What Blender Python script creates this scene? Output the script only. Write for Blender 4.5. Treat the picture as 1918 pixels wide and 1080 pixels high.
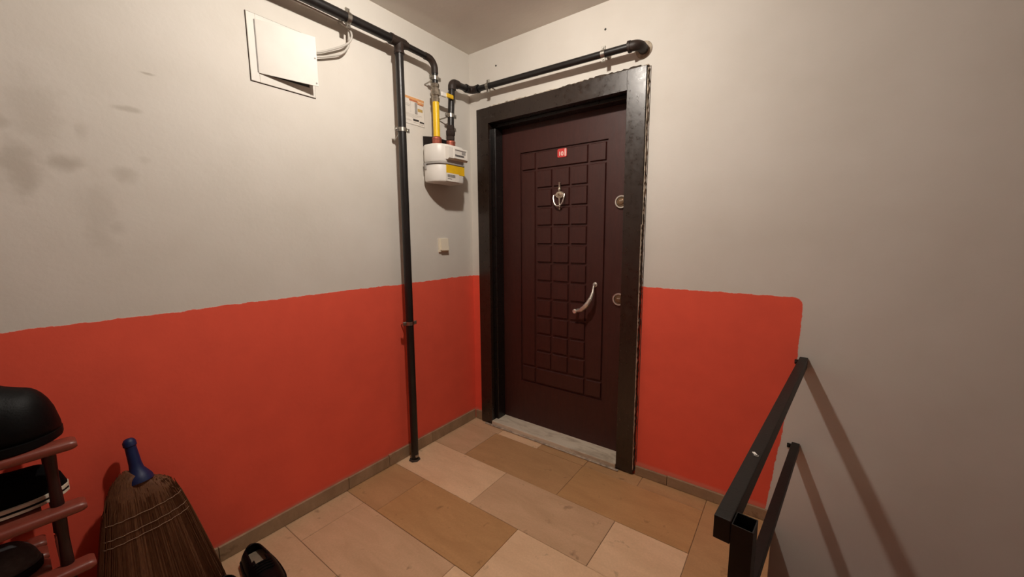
import bpy, bmesh, math, random
from mathutils import Vector, Matrix, Euler
random.seed(7)
S = bpy.context.scene
for o in list(bpy.data.objects): bpy.data.objects.remove(o)
COL = S.collection
PI = math.pi

# ------------------------------------------------------------------ camera
cam = bpy.data.cameras.new('camera'); co = bpy.data.objects.new('camera', cam); COL.objects.link(co)
co.location = (1.79154553, -1.97664977, 1.28990875)
co.rotation_euler = (math.radians(82.46087), math.radians(0.43017), math.radians(36.35380))
cam.sensor_width = 36.0; cam.lens = 719.452 / 1918 * 36.0; cam.clip_start = 0.02
S.camera = co
# ------------------------------------------------------------------ world, exposure
LAMP_STRENGTH = 1330.0
LAMP_COLOR = (1.0, 0.915, 0.815)
w = bpy.data.worlds.new('world'); S.world = w; w.use_nodes = True
bg = w.node_tree.nodes['Background']; bg.inputs[0].default_value = (0.9, 0.75, 0.6, 1); bg.inputs[1].default_value = 0.0
vs = S.view_settings
vs.view_transform = 'Standard'; vs.look = 'None'; vs.gamma = 1.0; vs.use_curve_mapping = False
vs.exposure = 0.07

# ------------------------------------------------------------------ materials
def srgb(r, g, b):
    f = lambda c: c/12.92 if c <= .04045 else ((c+.055)/1.055)**2.4
    return (f(r/255), f(g/255), f(b/255), 1)

class NT:
    def __init__(s, name):
        s.m = bpy.data.materials.new(name); s.m.use_nodes = True
        s.t = s.m.node_tree; s.b = s.t.nodes['Principled BSDF']
    def n(s, t, **k):
        nd = s.t.nodes.new(t)
        for a, v in k.items(): setattr(nd, a, v)
        return nd
    def l(s, a, b): s.t.links.new(a, b)
    def val(s, sock, v):
        if hasattr(v, 'is_output'): s.l(v, sock)
        else: sock.default_value = v
    def math(s, op, a, b=0.0, c=0.0):
        nd = s.n('ShaderNodeMath', operation=op)
        for i, v in enumerate((a, b, c)): s.val(nd.inputs[i], v)
        return nd.outputs[0]
    def pos(s): return s.n('ShaderNodeNewGeometry').outputs['Position']
    def noise(s, vec, scale, detail=3, rough=.55, dist=0):
        nd = s.n('ShaderNodeTexNoise'); s.l(vec, nd.inputs['Vector'])
        nd.inputs['Scale'].default_value = scale; nd.inputs['Detail'].default_value = detail
        nd.inputs['Roughness'].default_value = rough; nd.inputs['Distortion'].default_value = dist
        return nd.outputs['Fac']
    def ramp(s, fac, stops):
        nd = s.n('ShaderNodeValToRGB'); s.l(fac, nd.inputs[0]); e = nd.color_ramp.elements
        while len(e) < len(stops): e.new(.5)
        for x, (p, c) in zip(e, stops): x.position = p; x.color = c
        return nd.outputs[0]
    def mix(s, fac, a, b, mode='MIX'):
        nd = s.n('ShaderNodeMix', data_type='RGBA', blend_type=mode)
        s.val(nd.inputs[0], fac); s.val(nd.inputs[6], a); s.val(nd.inputs[7], b)
        return nd.outputs[2]
    def bump(s, h, strength, dist):
        nd = s.n('ShaderNodeBump'); nd.inputs['Strength'].default_value = strength; nd.inputs['Distance'].default_value = dist
        s.l(h, nd.inputs['Height']); s.l(nd.outputs[0], s.b.inputs['Normal'])
    def maprange(s, v, a, b, c=0., d=1., smooth=False):
        nd = s.n('ShaderNodeMapRange'); nd.interpolation_type = 'SMOOTHSTEP' if smooth else 'LINEAR'
        s.val(nd.inputs[0], v)
        for i, x in zip((1, 2, 3, 4), (a, b, c, d)): nd.inputs[i].default_value = x
        return nd.outputs[0]

def simple(name, col, rough=.5, metal=0., nscale=40, var=.12, bump=0., bscale=200, spec=.5, bdist=.002):
    t = NT(name); b = t.b
    tc = t.n('ShaderNodeTexCoord').outputs['Object']
    n = t.noise(tc, nscale, 3)
    dark = (col[0]*(1-var), col[1]*(1-var), col[2]*(1-var), 1); lite = (min(1, col[0]*(1+var)), min(1, col[1]*(1+var)), min(1, col[2]*(1+var)), 1)
    t.l(t.ramp(n, [(.3, dark), (.7, lite)]), b.inputs['Base Color'])
    b.inputs['Roughness'].default_value = rough; b.inputs['Metallic'].default_value = metal
    b.inputs['Specular IOR Level'].default_value = spec
    if bump: t.bump(t.noise(tc, bscale, 3), bump, bdist)
    return t.m

WHITE = (.72, .685, .63, 1); RED = (.95, .128, .072, 1)
def wall_mat(name, kind):
    t = NT(name); p = t.pos(); sep = t.n('ShaderNodeSeparateXYZ'); t.l(p, sep.inputs[0])
    X, Y, Z = sep.outputs
    big = t.noise(p, 1.7, 4, .6); fine = t.noise(p, 60, 4, .6)
    white = t.ramp(big, [(.3, (WHITE[0]*.90, WHITE[1]*.89, WHITE[2]*.87, 1)), (.65, WHITE)])
    if kind == 'left':       # grubby marks left by hands and shoulders
        st = None
        for (y, z, ry, rz, a) in ((-1.805, 1.522, .045, .03, .42), (-1.90, 1.50, .05, .09, .38), (-1.685, 1.505, .035, .03, .28), (-1.655, 1.715, .035, .010, .36),
                                  (-1.86, 1.66, .07, .12, .20), (-1.63, 1.56, .02, .015, .14), (-1.77, 1.62, .02, .03, .2), (-1.76, 1.38, .05, .16, .16),
                                  (-1.597, 1.843, .022, .005, .5), (-1.93, 1.62, .04, .03, .35), (-1.72, 1.33, .03, .03, .2)):
            dy = t.math('DIVIDE', t.math('ADD', Y, -y), ry); dz = t.math('DIVIDE', t.math('ADD', Z, -z), rz)
            d = t.math('SQRT', t.math('ADD', t.math('MULTIPLY', dy, dy), t.math('MULTIPLY', dz, dz)))
            d = t.math('ADD', d, t.math('MULTIPLY', t.math('ADD', t.noise(p, 16, 3), -.5), 1.6))
            m = t.maprange(d, 1.25, .2, 0, a, True)
            st = m if st is None else t.math('MAXIMUM', st, m)
        white = t.mix(st, white, (.30, .25, .19, 1))
    col = white; h = t.math('ADD', t.math('MULTIPLY', fine, .5), t.math('MULTIPLY', t.noise(p, 9, 3), 1.4))
    if kind in ('left', 'door', 'band'):
        wob = t.math('ADD', t.math('MULTIPLY', t.math('ADD', t.noise(p, 26, 4, .7), -.5), .016), t.math('MULTIPLY', t.math('ADD', t.noise(p, 4, 1), -.5), .012))
        a = t.math('ADD', t.math('ADD', Z, -1.034), wob)
        if kind == 'door':
            edge = t.maprange(Z, .05, .72, 1.760, 1.829)
            bx = t.math('ADD', t.math('SUBTRACT', X, edge), wob)
            a = t.math('SMOOTH_MAX', a, bx, .05)
        msk = t.maprange(a, .0012, -.0012)
        red = t.mix(t.noise(p, 7, 4), RED, (RED[0]*.82, RED[1]*.8, RED[2]*.85, 1))
        # paler scuffed paint right over the skirting
        sk = t.maprange(t.math('ADD', Z, t.math('MULTIPLY', t.noise(p, 18, 3), .012)), .085, .072, 0, .38)
        red = t.mix(sk, red, (.72, .34, .25, 1))
        col = t.mix(msk, white, red)
        h = t.math('ADD', h, t.math('MULTIPLY', msk, .8))
    t.l(col, t.b.inputs['Base Color'])
    t.b.inputs['Roughness'].default_value = .62; t.b.inputs['Specular IOR Level'].default_value = .3
    t.bump(h, .22, .004)
    return t.m

def tile_mat(name, col, col2):
    t = NT(name); p = t.pos()
    oi = t.n('ShaderNodeObjectInfo').outputs['Random']
    cmb = t.n('ShaderNodeCombineXYZ'); t.l(t.math('MULTIPLY', oi, 31.0), cmb.inputs[2]); t.l(t.math('MULTIPLY', oi, 17.0), cmb.inputs[0])
    v = t.n('ShaderNodeVectorMath', operation='ADD'); t.l(p, v.inputs[0]); t.l(cmb.outputs[0], v.inputs[1])
    mp = t.n('ShaderNodeMapping'); mp.inputs['Scale'].default_value = (.7, 2.2, 1); t.l(v.outputs[0], mp.inputs[0])
    n = t.noise(mp.outputs[0], 5.5, 6, .62, .6)
    c = t.ramp(n, [(.30, col2), (.68, col)])
    sp = t.noise(v.outputs[0], 14, 3, .6, .3)
    c = t.mix(t.maprange(sp, .655, .76, 0, .60), c, (col2[0]*.35, col2[1]*.30, col2[2]*.26, 1))
    gr = t.noise(v.outputs[0], 120, 2)
    c = t.mix(t.maprange(gr, .3, .7, .0, .16), c, (col2[0]*.6, col2[1]*.6, col2[2]*.6, 1))
    t.l(c, t.b.inputs['Base Color'])
    t.b.inputs['Roughness'].default_value = .55; t.b.inputs['Specular IOR Level'].default_value = .35
    t.bump(t.noise(v.outputs[0], 60, 4), .15, .002)
    return t.m

def marble_mat():
    t = NT('white_marble'); p = t.pos()
    mp = t.n('ShaderNodeMapping'); mp.inputs['Scale'].default_value = (1, 3, 3); mp.inputs['Rotation'].default_value = (0, 0, .3); t.l(p, mp.inputs[0])
    n = t.noise(mp.outputs[0], 5, 6, .65, 1.5)
    c = t.ramp(n, [(.32, (.46, .38, .28, 1)), (.5, (.70, .62, .49, 1)), (.8, (.80, .73, .61, 1))])
    t.l(c, t.b.inputs['Base Color']); t.b.inputs['Roughness'].default_value = .4
    return t.m

def door_mat(name, a, b_, rough, bump):
    t = NT(name); p = t.n('ShaderNodeTexCoord').outputs['Object']
    mp = t.n('ShaderNodeMapping'); mp.inputs['Scale'].default_value = (14, 14, 1.2); t.l(p, mp.inputs[0])
    n = t.noise(mp.outputs[0], 6, 5, .6, .8)
    t.l(t.ramp(n, [(.3, a), (.7, b_)]), t.b.inputs['Base Color'])
    r = t.maprange(t.noise(p, 35, 4, .7), .3, .7, rough-.06, rough+.10); t.l(r, t.b.inputs['Roughness'])
    t.b.inputs['Specular IOR Level'].default_value = .7 if 'frame' in name else .5
    t.bump(t.noise(p, 90, 4, .6), bump, .002)
    return t.m

def pipe_mat():
    t = NT('black_pipe_paint'); p = t.n('ShaderNodeTexCoord').outputs['Object']
    n = t.noise(p, 18, 5, .65)
    t.l(t.ramp(n, [(.3, (.006, .005, .005, 1)), (.62, (.011, .009, .0085, 1)), (.82, (.030, .019, .013, 1))]), t.b.inputs['Base Color'])
    t.b.inputs['Roughness'].default_value = .38
    t.bump(t.noise(p, 110, 4), .18, .002)
    return t.m

def straw_mat():
    t = NT('broom_straw'); p = t.n('ShaderNodeTexCoord').outputs['Object']
    mp = t.n('ShaderNodeMapping'); mp.inputs['Scale'].default_value = (60, 60, 3); t.l(p, mp.inputs[0])
    n = t.noise(mp.outputs[0], 5, 3, .6)
    t.l(t.ramp(n, [(.25, (.085, .028, .010, 1)), (.5, (.13, .050, .018, 1)), (.8, (.19, .085, .032, 1))]), t.b.inputs['Base Color'])
    t.b.inputs['Roughness'].default_value = .7
    return t.m

M = {}
M['wall_left'] = wall_mat('painted_wall_left', 'left')
M['wall_door'] = wall_mat('painted_wall_door', 'door')
M['wall'] = wall_mat('painted_wall_back', 'band')
M['wall_far'] = simple('unseen_wall_dimmed', (.30, .275, .245, 1), .7, nscale=2)  # unseen right wall, greyed to cut the light it bounces back
M['ceil'] = simple('ceiling_paint', (.74, .69, .63, 1), .8, nscale=2, var=.08, bump=.3, bscale=50, spec=.2)
M['grout'] = simple('grout', (.20, .135, .085, 1), .9, nscale=30, var=.3)
M['tile_light'] = tile_mat('tile_light', (.86, .60, .375, 1), (.74, .495, .295, 1))
M['tile_mid'] = tile_mat('tile_mid', (.69, .455, .275, 1), (.575, .37, .215, 1))
M['tile_tan'] = tile_mat('tile_tan', (.56, .325, .155, 1), (.46, .262, .120, 1))
M['tile_gold'] = tile_mat('tile_gold', (.57, .325, .142, 1), (.465, .255, .106, 1))
M['skirt'] = tile_mat('skirting', (.43, .30, .185, 1), (.29, .195, .115, 1))
M['marble'] = marble_mat()
M['trim'] = door_mat('door_frame_paint', (.015, .0078, .0048, 1), (.024, .0125, .0078, 1), .30, .16)
M['jamb'] = door_mat('door_jamb_paint', (.0085, .006, .0055, 1), (.013, .009, .008, 1), .30, .1)
M['leaf'] = door_mat('mahogany_door_skin', (.036, .0068, .0044, 1), (.052, .0105, .0068, 1), .52, .10)
M['filler'] = simple('plaster_filler', (.42, .35, .27, 1), .9, nscale=40, var=.45, bump=.6, bscale=90)
M['gap'] = simple('gap_and_shadow_line', (.05, .035, .025, 1), .95, nscale=60, var=.5)
M['pipe'] = pipe_mat()
M['rust'] = simple('rusty_fitting', (.022, .012, .008, 1), .55, .0, 30, .35, .4, 120)
M['zinc'] = simple('zinc_clamp', (.42, .40, .36, 1), .34, 1., 40, .15)
M['brass_dull'] = simple('dull_nickel_valve', (.36, .31, .25, 1), .38, .9, 50, .3, .2)
M['yellow_pipe'] = simple('yellow_coating', (.80, .50, .012, 1), .38, 0, 20, .05)
M['yellow'] = simple('yellow_label', (.78, .47, .012, 1), .45, 0, 30, .06)
M['copper'] = simple('copper_seal', (.40, .115, .075, 1), .34, .55, 60, .3, .3, 80)
M['meter'] = simple('meter_enamel', (.74, .71, .66, 1), .38, 0, 12, .03)
M['plastic_white'] = simple('white_plastic', (.78, .75, .69, 1), .4, 0, 12, .03)
M['switch'] = simple('ivory_plastic', (.80, .72, .58, 1), .35, 0, 12, .03)
M['dark'] = simple('dark_plug_and_cavity', (.02, .018, .016, 1), .45, 0, 30, .2)
M['bracket'] = simple('dark_bracket', (.013, .0085, .007, 1), .85, 0, 30, .2, spec=.2)
M['grey_print'] = simple('grey_print', (.33, .31, .29, 1), .6)
M['pale_print'] = simple('pale_print', (.50, .47, .43, 1), .6)
M['black_print'] = simple('black_print', (.035, .03, .03, 1), .5)
M['orange_print'] = simple('orange_print', (.72, .36, .14, 1), .55)
M['red_print'] = simple('brown_red_print', (.50, .17, .075, 1), .55)
M['ochre_print'] = simple('ochre_print', (.50, .33, .10, 1), .55)
M['paper'] = simple('paper', (.74, .70, .64, 1), .55, var=.04)
M['box'] = simple('painted_box', (.70, .67, .615, 1), .5, 0, 10, .04)
M['cable'] = simple('grey_cable', (.52, .49, .44, 1), .5, 0, 20, .08)
M['bronze'] = simple('antique_nickel', (.58, .49, .39, 1), .34, .7, 60, .2)
M['satin'] = simple('satin_steel', (.68, .62, .55, 1), .33, .65, 60, .12)
M['lock'] = simple('bronze_lock', (.20, .125, .07, 1), .36, .55, 60, .25)
M['sign_red'] = simple('sign_red', (.68, .055, .05, 1), .4)
M['sign_pink'] = simple('sign_pale', (.85, .55, .50, 1), .4)
M['sign_white'] = simple('sign_white', (.88, .82, .76, 1), .4)
M['steel_black'] = simple('black_enamel_steel', (.0065, .0050, .0038, 1), .5, 0, 60, .3, .25, 160, .32)
M['rack'] = simple('red_brown_plastic', (.20, .043, .027, 1), .36, 0, 12, .12)
M['rack_leg'] = simple('dark_red_leg', (.022, .0045, .004, 1), .5, 0, 12, .12)
M['shoe'] = simple('black_leather', (.0022, .0020, .0023, 1), .5, 0, 60, .3, .25, 220, .14)
M['shoe_fabric'] = simple('black_mesh_fabric', (.0022, .0020, .0023, 1), .9, 0, 80, .3, .3, 300, .1)
M['shoe_grey'] = simple('grey_fabric', (.05, .046, .048, 1), .9, 0, 80, .2, .3, 300)
M['rubber'] = simple('black_rubber', (.0025, .0024, .0024, 1), .6, 0, 40, .2, 0, 200, .15)
M['midsole'] = simple('white_rubber', (.68, .62, .50, 1), .5, 0, 40, .1)
M['insole'] = simple('beige_insole', (.26, .20, .14, 1), .7, 0, 40, .1)
M['straw'] = straw_mat()
M['thread'] = simple('pale_thread', (.30, .20, .13, 1), .7)
M['blue'] = simple('blue_plastic', (.004, .014, .075, 1), .5, 0, 20, .1)
M['lampwhite'] = simple('lamp_housing', (.8, .78, .74, 1), .5)
_t = NT('lamp_diffuser'); _t.b.inputs['Base Color'].default_value = (.8, .8, .8, 1)
_t.b.inputs['Emission Color'].default_value = (*LAMP_COLOR, 1); _t.b.inputs['Emission Strength'].default_value = LAMP_STRENGTH
M['diffuser'] = _t.m

# ------------------------------------------------------------------ mesh helpers
def V(*a): return Vector(a)
def basis(d, up=None):
    d = Vector(d).normalized()
    u = Vector(up) if up is not None else (V(0, 0, 1) if abs(d.z) < .9 else V(1, 0, 0))
    s = d.cross(u).normalized(); u2 = s.cross(d).normalized()
    return d, s, u2
def box(bm, lo, hi, bev=0., seg=1, mtx=None):
    b = bmesh.new()
    vs_ = [b.verts.new((x, y, z)) for z in (lo[2], hi[2]) for y in (lo[1], hi[1]) for x in (lo[0], hi[0])]
    for f in ((0, 2, 3, 1), (4, 5, 7, 6), (0, 1, 5, 4), (2, 6, 7, 3), (0, 4, 6, 2), (1, 3, 7, 5)): b.faces.new([vs_[i] for i in f])
    if bev: bmesh.ops.bevel(b, geom=b.edges[:] , offset=bev, segments=seg, affect='EDGES', profile=.6)
    merge(bm, b, mtx)
def merge(bm, b, mtx=None):
    if mtx is not None: bmesh.ops.transform(b, matrix=mtx, verts=b.verts)
    me = bpy.data.meshes.new('tmp'); b.to_mesh(me); b.free(); bm.from_mesh(me); bpy.data.meshes.remove(me)
def ring_loft(bm, rings, cap=True, closed=True):
    vr = [[bm.verts.new(p) for p in r] for r in rings]
    n = len(vr[0])
    for a, b in zip(vr, vr[1:]):
        for i in range(n if closed else n-1):
            j = (i+1) % n; bm.faces.new((a[i], a[j], b[j], b[i]))
    if cap:
        bm.faces.new(vr[0][::-1]); bm.faces.new(vr[-1])
    return vr
def fillet(pts, r, seg=6):
    pts = [Vector(p) for p in pts]; out = [pts[0]]
    for a, b, c in zip(pts, pts[1:], pts[2:]):
        d1 = (a-b).normalized(); d2 = (c-b).normalized(); ang = d1.angle(d2)
        if PI-ang < .02: out.append(b); continue
        t = r/math.tan(ang/2); t = min(t, (a-b).length*.49 if a is not pts[0] else (a-b).length*.95, (c-b).length*.49 if c is not pts[-1] else (c-b).length*.95)
        rr = t*math.tan(ang/2); bis = (d1+d2).normalized(); cen = b+bis*(rr/math.sin(ang/2))
        s = b+d1*t-cen; e = b+d2*t-cen
        for k in range(seg+1):
            v = s.lerp(e, k/seg); 
            th = s.angle(e); q = (math.sin((1-k/seg)*th)*s+math.sin(k/seg*th)*e)/math.sin(th)
            out.append(cen+q)
    out.append(pts[-1]); return out
def tube(bm, pts, r, n=14, cap=True, rf=None):
    pts = [Vector(p) for p in pts]; rings = []; pu = None
    for i, p in enumerate(pts):
        if i == 0: d = pts[1]-p
        elif i == len(pts)-1: d = p-pts[i-1]
        else: d = (pts[i+1]-p).normalized()+(p-pts[i-1]).normalized()
        d.normalize()
        if pu is None: _, s, u = basis(d)
        else:
            u = (pu-d*pu.dot(d)).normalized(); s = d.cross(u)
        pu = u; R_ = rf(i/(len(pts)-1)) if rf else (r[i] if isinstance(r, (list, tuple)) else r)
        rings.append([p+R_*(math.cos(2*PI*k/n)*s+math.sin(2*PI*k/n)*u) for k in range(n)])
    ring_loft(bm, rings, cap)
def cyl(bm, a, b, r, n=16, r2=None): tube(bm, [a, b], [r, r2 if r2 is not None else r], n)
def lathe(bm, prof, origin, axis, n=20):   # profile of (distance along axis, radius)
    d, s, u = basis(axis); o = Vector(origin)
    rings = [[o+d*h+max(r, 1e-5)*(math.cos(2*PI*k/n)*s+math.sin(2*PI*k/n)*u) for k in range(n)] for h, r in prof]
    ring_loft(bm, rings, True)
def ringtorus(bm, c, axis, R, wd, th):     # flat band round a pipe
    lathe_ring(bm, c, axis, R, R+th, wd)
def lathe_ring(bm, c, axis, ri, ro, wd, n=20):
    d, s, u = basis(axis); c = Vector(c)
    prof = [(-wd/2, ri), (-wd/2, ro), (wd/2, ro), (wd/2, ri)]
    rs = [[bm.verts.new(c+d*h+r*(math.cos(2*PI*k/n)*s+math.sin(2*PI*k/n)*u)) for k in range(n)] for h, r in prof]
    for a in range(4):
        A, B = rs[a], rs[(a+1) % 4]
        for k in range(n): bm.faces.new((A[k], A[(k+1) % n], B[(k+1) % n], B[k]))
def prism(bm, poly, lo, hi, axes='xyz'):   # poly in the first two axes, extruded along the third
    def mk(a, b, c):
        d = dict(zip(axes, (a, b, c))); return (d['x'], d['y'], d['z'])
    A = [bm.verts.new(mk(a, b, lo)) for a, b in poly]; B = [bm.verts.new(mk(a, b, hi)) for a, b in poly]
    bm.faces.new(A[::-1]); bm.faces.new(B); n = len(poly)
    for i in range(n): j = (i+1) % n; bm.faces.new((A[i], A[j], B[j], B[i]))

def worldloc(o):
    v = Vector((0, 0, 0))
    while o is not None: v = v+o.location; o = o.parent
    return v
def obj(name, bm, mat, parent=None, smooth=False, angle=35, label=None, kind=None):
    bmesh.ops.recalc_face_normals(bm, faces=bm.faces)
    if parent is not None: bmesh.ops.translate(bm, vec=-worldloc(parent), verts=bm.verts)
    me = bpy.data.meshes.new(name); bm.to_mesh(me); bm.free()
    me.materials.append(mat)
    if smooth:
        me.polygons.foreach_set('use_smooth', [True]*len(me.polygons)); me.set_sharp_from_angle(angle=math.radians(angle))
    o = bpy.data.objects.new(name, me); COL.objects.link(o)
    if parent is not None: o.parent = parent
    if label: o['label'] = label
    if kind: o['kind'] = kind
    return o
def thing(name, label, cat, loc, group=None, kind=None):
    o = bpy.data.objects.new(name, None); COL.objects.link(o); o.location = loc; o.empty_display_size = .05
    if label: o['label'] = label
    if cat: o['category'] = cat
    if group: o['group'] = group
    if kind: o['kind'] = kind
    return o
def rebase(o, loc):          # put a mesh thing's origin at its base
    d = Vector(loc); o.data.transform(Matrix.Translation(-d)); o.location = d
def tag(o, label, cat, group=None, base=None):
    o['label'] = label; o['category'] = cat
    if group: o['group'] = group
    if base: rebase(o, base)
    return o
def B(): return bmesh.new()

# ------------------------------------------------------------------ room shell
H = 2.4605; XR = 4.1; YB = -3.3; EDGE = 1.79; ZL = -1.6
bm = B(); box(bm, (-.18, YB-.18, ZL-.15), (0, .18, H)); obj('wall_left', bm, M['wall_left'], kind='structure')
bm = B()
DX0, DX1, DZ = .10, 1.142, 2.075
box(bm, (0, 0, ZL), (DX0, .18, H)); box(bm, (DX1, 0, ZL), (XR, .18, H)); box(bm, (DX0, 0, DZ), (DX1, .18, H)); box(bm, (DX0, 0, ZL), (DX1, .18, -.02))
obj('wall_door', bm, M['wall_door'], kind='structure')
bm = B(); box(bm, (XR, YB-.18, ZL-.15), (XR+.18, .18, H)); obj('wall_right', bm, M['wall_far'], kind='structure')
bm = B(); box(bm, (0, YB-.18, ZL-.15), (XR, YB, H)); obj('wall_back', bm, M['wall'], kind='structure')
bm = B(); box(bm, (-.18, YB-.18, H), (XR+.18, .18, H+.15)); obj('ceiling', bm, M['ceil'], kind='structure')
bm = B(); box(bm, (EDGE, YB, ZL-.15), (XR, 0, ZL)); box(bm, (0, YB, ZL-.15), (EDGE, 0, ZL)); obj('floor_lower', bm, M['tile_mid'], kind='structure')
bm = B(); box(bm, (0, YB, -.20), (EDGE-.002, 0, -.0035)); floor = obj('floor', bm, M['grout'], kind='structure')

# floor tiles, one object each
rows = [(-.103, -.0, (.283, .591, .905, 1.211), 'mid light tan tan tan'),
        (-.408, -.103, (.270, .903), 'mid tan gold'),
        (-.710, -.408, (.588, 1.212), 'light mid light'),
        (-1.012, -.710, (.262, .880), 'tan gold light'),
        (-1.314, -1.012, (.160, .786, 1.40), 'mid mid light mid'),
        (-1.617, -1.314, (.451, 1.07), 'mid mid tan'),
        (-1.920, -1.617, (.21, .83, 1.44), 'mid light tan mid'),
        (-2.222, -1.920, (.55, 1.17), 'mid mid mid'),
        (-2.525, -2.222, (.30, .92), 'mid light mid'),
        (-2.828, -2.525, (.60, 1.22), 'tan mid light'),
        (YB, -2.828, (.25, .87), 'mid light tan')]
G = .0010
for y0, y1, js, tones in rows:
    xs = [0.0, *js, 1.525]
    for a, b, tn in zip(xs, xs[1:], tones.split()):
        dz = random.uniform(-.0012, .0006)
        bm = B(); box(bm, (a+G, y0+G, -.0045), (b-G, y1-G, dz), .0014, 1)
        obj('floor_tile', bm, M['tile_'+tn], floor)
ys = [0, -.62, -1.24, -1.86, -2.48, -3.1, YB]
for k, (a, b) in enumerate(zip(ys, ys[1:])):
    bm = B(); box(bm, (1.525+G, b+G, -.0045), (EDGE+.003, a-G, 0.0), .0014, 1)
    obj('border_tile', bm, M['tile_mid' if k % 2 else 'tile_tan'], floor)

# skirting: separate stone pieces
def skirting(name, spans, fn):
    bm = B(); fn(bm, spans[0][0], spans[-1][1], .0, .004, .058); root = obj(name, bm, M['grout'], kind='structure')
    for a, b in spans:
        bm = B(); fn(bm, a+.001, b-.001, .0005, .013, .064+random.uniform(-.004, .006)); obj('skirting_tile', bm, M['skirt'], root)
sl = [(-3.28, -2.6), (-2.6, -2.0), (-2.0, -1.56), (-1.56, -1.0), (-1.0, -.752), (-.752, -.43), (-.43, -.016)]
skirting('baseboard_left', sl, lambda bm, a, b, x0, x1, z: box(bm, (x0, a, .0012), (x1, b, z), .0012))
sr = [(1.168, 1.335), (1.335, 1.60), (1.60, EDGE-.004)]
skirting('baseboard_door', sr, lambda bm, a, b, x0, x1, z: box(bm, (a, -x1, .0012), (b, -x0, z-.012), .0012))
bm = B(); box(bm, (.014, -.013, .0012), (.076, -.0005, .062), .0012); obj('baseboard_corner', bm, M['skirt'], kind='structure')

# ------------------------------------------------------------------ door
TX0, TX1, TT, TW = .077, 1.158, 2.10, .095
door = thing('door_1', 'dark mahogany steel flat door with grooved square panels and wide dark frame', None, (.62, 0, 0), kind='structure')
TY = -.024
bm = B(); box(bm, (TX0, TY, .004), (TX0+TW, .0, TT), .002, 2); obj('frame_post', bm, M['trim'], door)
bm = B(); box(bm, (TX1-TW, TY, .004), (TX1, .0, TT), .002, 2); obj('frame_post', bm, M['trim'], door)
bm = B(); box(bm, (TX0+TW-.001, TY+.0004, TT-TW), (TX1-TW+.001, .0, TT), .001, 2); obj('frame_head', bm, M['trim'], door)
IX0, IX1, IZ = TX0+TW, TX1-TW, TT-TW
LY = .100
def jamb(xa, xb, xs_):
    bm = B(); box(bm, (min(xa, xb), .0, 0), (max(xa, xb), .155, IZ), .001); return bm
bm = B(); box(bm, (DX0, .0005, .002), (IX0-.002, .155, IZ), .001); box(bm, (IX0-.003, .018, .002), (IX0+.024, LY-.004, IZ-.025), .003); obj('jamb', bm, M['jamb'], door)
bm = B(); box(bm, (IX1+.002, .0005, .002), (DX1, .155, IZ), .001); obj('jamb', bm, M['jamb'], door)
bm = B(); box(bm, (DX0, .0005, IZ-.0), (DX1, .155, DZ), .001); box(bm, (IX0-.002, .03, IZ-.02), (IX1+.002, LY-.004, IZ), .002); obj('jamb_head', bm, M['jamb'], door)
# leaf with a routed channel pattern; every raised field is a piece of its own
ZB = .028
GX = [.340, .452, .570, .691, .8065, .9176]
rowz = [1.706-.1156*i for i in range(12)]
GZ0, GZ1 = rowz[-1]-.111, 1.817
bm = B(); box(bm, (IX0+.002, LY+.010, ZB), (IX1-.002, LY+.05, IZ-.003)); leaf = obj('door_leaf', bm, M['leaf'], door)
def field(x0, x1, z0, z1, g=.0055, bev=.0050):
    b = B(); b2 = bmesh.new()
    x0 += g; x1 -= g; z0 += g; z1 -= g; yb = LY+.0105; yf = LY
    o_ = [(x0, yb, z0), (x1, yb, z0), (x1, yb, z1), (x0, yb, z1)]
    i_ = [(x0+bev, yf, z0+bev), (x1-bev, yf, z0+bev), (x1-bev, yf, z1-bev), (x0+bev, yf, z1-bev)]
    ring_loft(b, [o_, i_], True); b2.free()
    return b
def rail_piece(x0, x1, z0, z1):
    bm = B(); box(bm, (x0, LY, z0), (x1, LY+.0105, z1)); return bm
# surround of the pattern: one flat stile-and-rail face around the field
for nm, q in (('stile', (IX0+.002, GX[0]-.0055, ZB, IZ-.003)), ('stile', (GX[-1]+.0055, IX1-.002, ZB, IZ-.003)),
              ('rail', (GX[0]-.0055, GX[-1]+.0055, GZ1+.0055, IZ-.003)), ('rail', (GX[0]-.0055, GX[-1]+.0055, ZB, GZ0-.0055))):
    obj(nm, rail_piece(*q), M['leaf'], leaf)
fl = [(GX[0], GX[1], rowz[0], GZ1), (GX[4], GX[5], rowz[0], GZ1), (GX[1], GX[4], rowz[0], GZ1),
      (GX[0], GX[1], GZ0, rowz[-1]), (GX[4], GX[5], GZ0, rowz[-1]), (GX[1], GX[4], GZ0, rowz[-1]),
      (GX[0], GX[1], rowz[-1], rowz[0]), (GX[4], GX[5], rowz[-1], rowz[0])]
for i in range(11):
    for a, b in ((1, 2), (2, 3), (3, 4)): fl.append((GX[a], GX[b], rowz[i+1], rowz[i]))
for q in fl: obj('raised_panel', field(*q), M['leaf'], leaf)

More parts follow.
